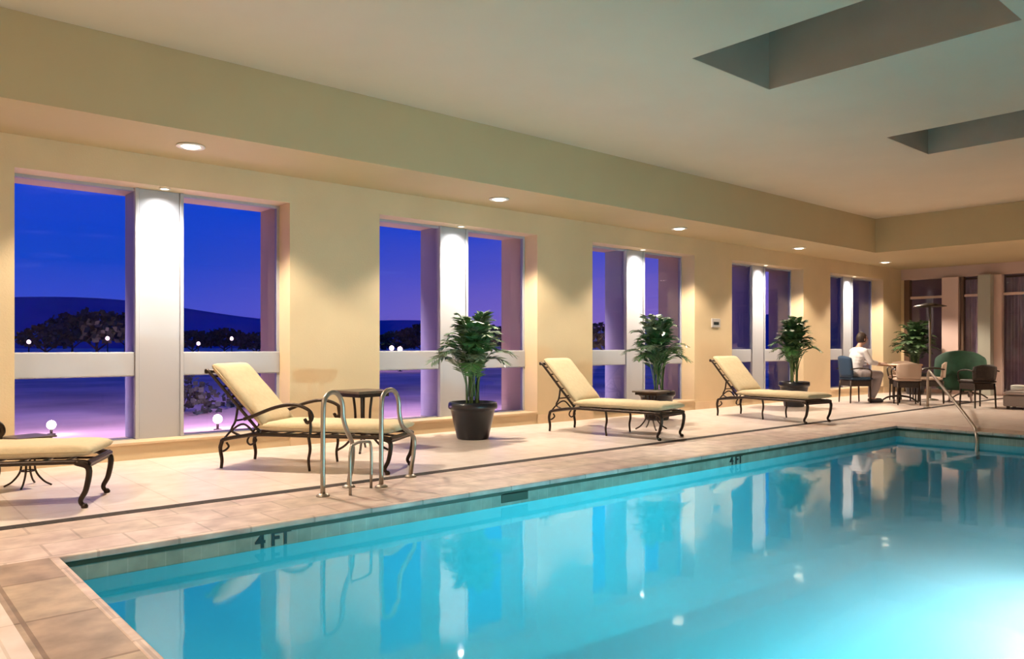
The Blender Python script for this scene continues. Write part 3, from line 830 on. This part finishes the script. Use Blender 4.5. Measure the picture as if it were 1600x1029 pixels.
M['shirt'] = mat('white_shirt', (.72, .68, .70), .8); M['trouser'] = mat('grey_trousers', (.34, .29, .30), .8); M['shoe'] = mat('dark_shoe', (.03, .025, .03), .5)
pr = thing('person', 'person in a white shirt and grey trousers seated at the wooden table, facing it', 'person', (15.02, 7.0, 0), -.55)
# local: facing +x, seat height .5
J = [((-.03, 0, .58), (.13, .15)), ((-.02, 0, .72), (.11, .14)), ((.02, 0, .90), (.12, .17)), ((.04, 0, 1.03), (.07, .07)), ((.07, 0, 1.11), .052), ((.10, 0, 1.16), .05),
     ((.05, .19, 1.00), .055), ((.12, .24, .80), .042), ((.36, .14, .76), .034), ((.42, .12, .765), .028),
     ((.05, -.19, 1.00), .055), ((.14, -.24, .80), .042), ((.38, -.12, .765), .034), ((.44, -.10, .77), .028),
     ((.0, .10, .56), .09), ((.40, .13, .55), .065), ((.42, .13, .30), .052), ((.40, .13, .08), .036), ((.50, .13, .045), .032),
     ((.0, -.10, .56), .09), ((.42, -.11, .55), .065), ((.36, -.11, .30), .052), ((.26, -.11, .09), .036), ((.36, -.11, .045), .032),
     ((.035, .10, 1.0), .075), ((.035, -.10, 1.0), .075)]
Ed = [(0, 1), (1, 2), (2, 3), (3, 4), (4, 5), (3, 24), (24, 6), (6, 7), (7, 8), (8, 9), (3, 25), (25, 10), (10, 11), (11, 12), (12, 13), (0, 14), (14, 15), (15, 16), (16, 17), (17, 18), (0, 19), (19, 20), (20, 21), (21, 22), (22, 23)]
body = skin_body('body', J, Ed, M['skin'], pr)
def infl(js, d): return [(p, (r[0] + d, r[1] + d) if isinstance(r, tuple) else r + d) for p, r in js]
sh = infl([((-.03, 0, .60), (.12, .15)), J[1], J[2], ((.035, 0, 1.01), (.07, .10)), J[6], J[7], J[10], J[11], ((.30, .165, .77), .034), ((.32, -.15, .775), .034), J[24], J[25]], .014)
skin_body('shirt', sh, [(0, 1), (1, 2), (2, 3), (3, 10), (10, 4), (4, 5), (3, 11), (11, 6), (6, 7), (5, 8), (7, 9)], M['shirt'], pr)
tr_ = infl([((-.03, 0, .57), .13), J[14], J[15], J[16], ((.40, .13, .12), .040), J[19], J[20], J[21], ((.28, -.11, .13), .040)], .014)
skin_body('trousers', tr_, [(0, 1), (1, 2), (2, 3), (3, 4), (0, 5), (5, 6), (6, 7), (7, 8)], M['trouser'], pr)
b = BM(); hc = Vector((.13, 0, 1.245))
vsx = ellip(b, hc, (.098, .076, .118))
for v in vsx:      # shape jaw, brow and nose
    q = v.co - hc
    if q.x > 0:
        if q.z < -.02: v.co.y *= 1 - .25 * min(1, (-q.z - .02) / .09)
        if abs(q.y) < .016 and -.045 < q.z < .012: v.co.x += .022
        if abs(abs(q.y) - .03) < .014 and abs(q.z - .012) < .014: v.co.x -= .008
hd = obj('head', b, M['skin'], pr, True)
for s in (-1, 1):
    b = BM(); ellip(b, hc + Vector((-.005, s * .078, -.005)), (.018, .008, .03), 10, 8); obj('ear', b, M['skin'], hd, True)
    b = BM(); ellip(b, hc + Vector((.083, s * .031, .012)), (.011, .014, .008), 10, 8); obj('eye', b, M['shoe'], hd, True)
b = BM(); ellip(b, hc + Vector((.088, 0, -.058)), (.010, .024, .006), 10, 8); obj('mouth', b, mat('lips', (.4, .14, .12), .5), hd, True)
b = BM(); vsx = ellip(b, hc + Vector((-.018, 0, .018)), (.104, .086, .122))
for v in list(b.verts):
    q = v.co - hc
    if q.x > .045 and q.z < .06 or q.z < -.075: v.co = hc + (v.co - hc) * .80
obj('hair', b, M['hair'], pr, True)
for s, bp in ((1, (.42, .12, .765)), (-1, (.44, -.10, .77))):
    b = BM(); c = Vector(bp) + Vector((.045, 0, 0)); ellip(b, c, (.048, .036, .014), 14, 10)
    for k, (yy, ln) in enumerate(((.027, .05), (.010, .065), (-.008, .07), (-.026, .062))):
        tube(b, [c + Vector((.03, yy, .004)), c + Vector((.03 + ln * .55, yy, .010)), c + Vector((.03 + ln, yy, -.004))], (.009, .007), 8, 3)
    tube(b, [c + Vector((-.01, -s * .028, 0)), c + Vector((.018, -s * .052, 0)), c + Vector((.045, -s * .058, -.003))], (.011, .008), 8, 3)
    obj('hand', b, M['skin'], pr, True)
for x, y in ((.44, .13), (.30, -.11)):
    b = BM(); cushion(b, .26, .095, .075, Matrix.Translation((x - .08, y - .047, .002)), 10, 8); obj('shoe', b, M['shoe'], pr, True)

# ------------------------------------------------------------------ outside
for x, nm in ((.55, 'over the pier left of the first window'), (4.4, 'over the pier between the first and second windows'), (8.1, 'over the pier between the second and third windows')):  # violet floods added out of view to brighten the ground outside
    t = thing('added_facade_light', 'added unseen flood light outside ' + nm, 'outdoor light', (x, OY, 3.0), 0, 'added unseen flood lights on the outer wall')
    b = BM(); box(b, -.12, .12, 0, .16, -.05, .08, .01); obj('housing', b, M['black'], t)
    b = BM(); box(b, -.10, .10, .02, .15, -.058, -.05); obj('lens', b, M['bulb'], t)
    l = bpy.data.lights.new('added_flood_lamp', 'SPOT'); l.energy = 900; l.color = (.75, .55, 1); l.spot_size = math.radians(140); l.spot_blend = .6; l.shadow_soft_size = .08
    lo = bpy.data.objects.new('added_flood_lamp', l); COL.objects.link(lo); lo.parent = t; lo.location = (0, .10, -.12); lo.rotation_euler = (math.radians(38), 0, 0)
M['ground'] = mat('evening_ground', (.80, .50, .46), .9, noise=.35, nscale=.35)
b = BM(); b.faces.new([b.verts.new(p) for p in ((-500, OY, -.12), (700, OY, -.12), (700, 900, -.12), (-500, 900, -.12))]); struct('ground', b, M['ground'])
b = BM(); rr = random.Random(4)
def ridge(b, dist, a0, a1, n, fn, depth):
    prev = None
    for i in range(n + 1):
        a_ = math.radians(a0 + (a1 - a0) * i / n); d_ = Vector((math.cos(a_), math.sin(a_), 0)); h_ = fn(i / n)
        cur = [b.verts.new(d_ * dist + Vector((0, 0, -1))), b.verts.new(d_ * (dist + depth * .5) + Vector((0, 0, h_ * .7))), b.verts.new(d_ * (dist + depth) + Vector((0, 0, h_))), b.verts.new(d_ * (dist + depth * 2) + Vector((0, 0, -1)))]
        if prev:
            for k in range(3): b.faces.new((prev[k], prev[k + 1], cur[k + 1], cur[k]))
        prev = cur
ridge(b, 560, 8, 112, 90, lambda s: 30 + 7 * math.sin(s * 9 + 1) + 3 * math.sin(s * 31) - 10 * (1 - s), 40)
struct('hills', b, mat('hill_haze_blue', (.05, .13, .42), .95, noise=.2, nscale=.02), smooth=True)  # distance haze is put into the blue base colour
M['treeleaf'] = mat('tree_leaf_dusk', (.05, .05, .045), .9, noise=.6, nscale=2.5)
M['bark'] = mat('tree_bark', (.09, .06, .05), .9)
def tree(label, loc, H, W, seed, group):
    rng = random.Random(seed); t = thing('tree', label, 'tree', loc, 0, group)
    b = BM(); tube(b, [(0, 0, 0), (.05, .03, H * .3), (0, 0, H * .6)], (.14 * H / 5, .05), 7)
    for k in range(7):
        a_ = k * 2.4; tube(b, [(0, 0, H * (.25 + .04 * k)), (W * .25 * math.cos(a_), W * .25 * math.sin(a_), H * (.5 + .04 * k)), (W * .4 * math.cos(a_), W * .4 * math.sin(a_), H * (.68 + .03 * k))], (.06, .015), 5, 3)
    obj('trunk', b, M['bark'], t, True)
    b = BM()
    for k in range(420):
        th = rng.uniform(0, 6.283); ph = math.acos(rng.uniform(-.6, 1)); r_ = rng.uniform(.45, 1) ** .6
        c = Vector((W * .5 * r_ * math.sin(ph) * math.cos(th), W * .5 * r_ * math.sin(ph) * math.sin(th), H * .62 + H * .38 * r_ * math.cos(ph)))
        s_ = W * rng.uniform(.03, .065); u = Vector((rng.uniform(-1, 1), rng.uniform(-1, 1), rng.uniform(-1, 1))).normalized(); w = u.orthogonal().normalized(); x_ = u.cross(w)
        vs_ = [b.verts.new(c + q * s_) for q in (w, x_, -w, -x_)]; b.faces.new(vs_)
    obj('crown', b, M['treeleaf'], t)
    return t
def bearing(px, dist):
    r = (px - 800) / LENS_PX; F = Vector((math.cos(ANG), math.sin(ANG), 0)); Rr = Vector((math.sin(ANG), -math.cos(ANG), 0))
    return F * dist + Rr * r * dist
tl = [(70, 60, 2.8, 4), (112, 66, 4.0, 4.6), (150, 50, 3.5, 4.3), (195, 78, 4.6, 5.6), (300, 75, 2.7, 4), (350, 80, 3.0, 4.6), (400, 70, 2.4, 3.8), (620, 70, 2.5, 4), (660, 66, 3.0, 4.2), (760, 60, 2.8, 4), (945, 55, 2.8, 4)]
tn = ['far left in the first window', 'in the first window, second from the left', 'tallest in the first window left pane', 'beside the white column of the first window', 'just right of the white column in the first window', 'in the middle of the right pane of the first window', 'at the right of the first window', 'at the left of the second window', 'in the left pane of the second window, nearer its column', 'in the right pane of the second window', 'in the left pane of the third window']
for i, ((px, ds, H, W), nm) in enumerate(zip(tl, tn)):
    p = bearing(px, ds); tree('dark dusk tree outside, ' + nm, (p.x, p.y, -.12), H + .1, W, 40 + i, 'dark trees outside the windows')
def lantern(label, loc, h, e, r, col, strength=30):
    t = thing('garden_lamp', label, 'outdoor lamp', loc, 0, 'small lit lamps outside the windows')
    b = BM(); tube(b, [(0, 0, 0), (0, 0, h)], r * .3, 8, 0); lathe(b, [(0, 0), (r * .9, 0), (r * .9, .02), (0, .03)], 16); obj('post', b, M['black'], t, True)
    b = BM(); ellip(b, (0, 0, h + r), (r, r, r), 16, 10); obj('globe', b, mat('lantern_glow', (1, .9, .9), .5, emit=(col, strength)), t, True)
    if e:
        l = bpy.data.lights.new('lantern_light', 'POINT'); l.energy = e; l.color = col; l.shadow_soft_size = r
        lo = bpy.data.objects.new('lantern_light', l); COL.objects.link(lo); lo.parent = t; lo.location = (0, 0, h + r * 2.2)
lantern('small glowing garden lamp outside the left pane of the first window', (2.2, 12.2, -.12), .08, 14, .06, (1, .75, .85), 14)
lantern('small glowing garden lamp outside the right pane of the first window', (4.15, 11.3, -.12), .10, 50, .065, (1, .55, .95), 14)
for px, ds, h, r, nm in ((612, 40, 1.0, .13, 'left of the pair in the second window'), (625, 38, .95, .13, 'right of the pair in the second window'), (45, 55, 1.4, .14, 'far left in the first window'), (168, 48, 1.6, .12, 'among trees in the first window'), (310, 60, 1.3, .14, 'left in the right pane of the first window'), (362, 62, 1.7, .14, 'middle of the right pane of the first window')):
    p = bearing(px, ds); lantern('distant lit lamp post outside, ' + nm, (p.x, p.y, -.12), h, 60, r, (1, .6, .8), 3)
def shrub(label, loc, w, h, seed):
    rng = random.Random(seed); t = thing('shrub', label, 'shrub', loc); b = BM()
    for k in range(300):
        th = rng.uniform(0, 6.283); ph = math.acos(rng.uniform(0, 1)); r_ = rng.uniform(.5, 1)
        c = Vector((w * .5 * r_ * math.sin(ph) * math.cos(th), w * .5 * r_ * math.sin(ph) * math.sin(th), .04 + h * r_ * math.cos(ph)))
        u = Vector((rng.uniform(-1, 1), rng.uniform(-1, 1), rng.uniform(-1, 1))).normalized(); v_ = u.orthogonal().normalized(); x_ = u.cross(v_); s_ = .06
        b.faces.new([b.verts.new(c + q * s_) for q in (v_, x_, -v_, -x_)])
    obj('foliage', b, M['treeleaf'], t)
    b = BM()
    for k in range(6): tube(b, [(0, 0, 0), (.1 * math.cos(k), .1 * math.sin(k), h * .3), (w * .3 * math.cos(k), w * .3 * math.sin(k), h * .7)], (.015, .006), 5, 3)
    obj('stem', b, M['bark'], t, True)
shrub('dark shrub outside the right pane of the first window, near its column', (4.7, 14.5, -.12), 1.4, .7, 1)
shrub('dark shrub outside the right pane of the first window, near the pier', (6.4, 15.0, -.12), 1.6, .6, 2)
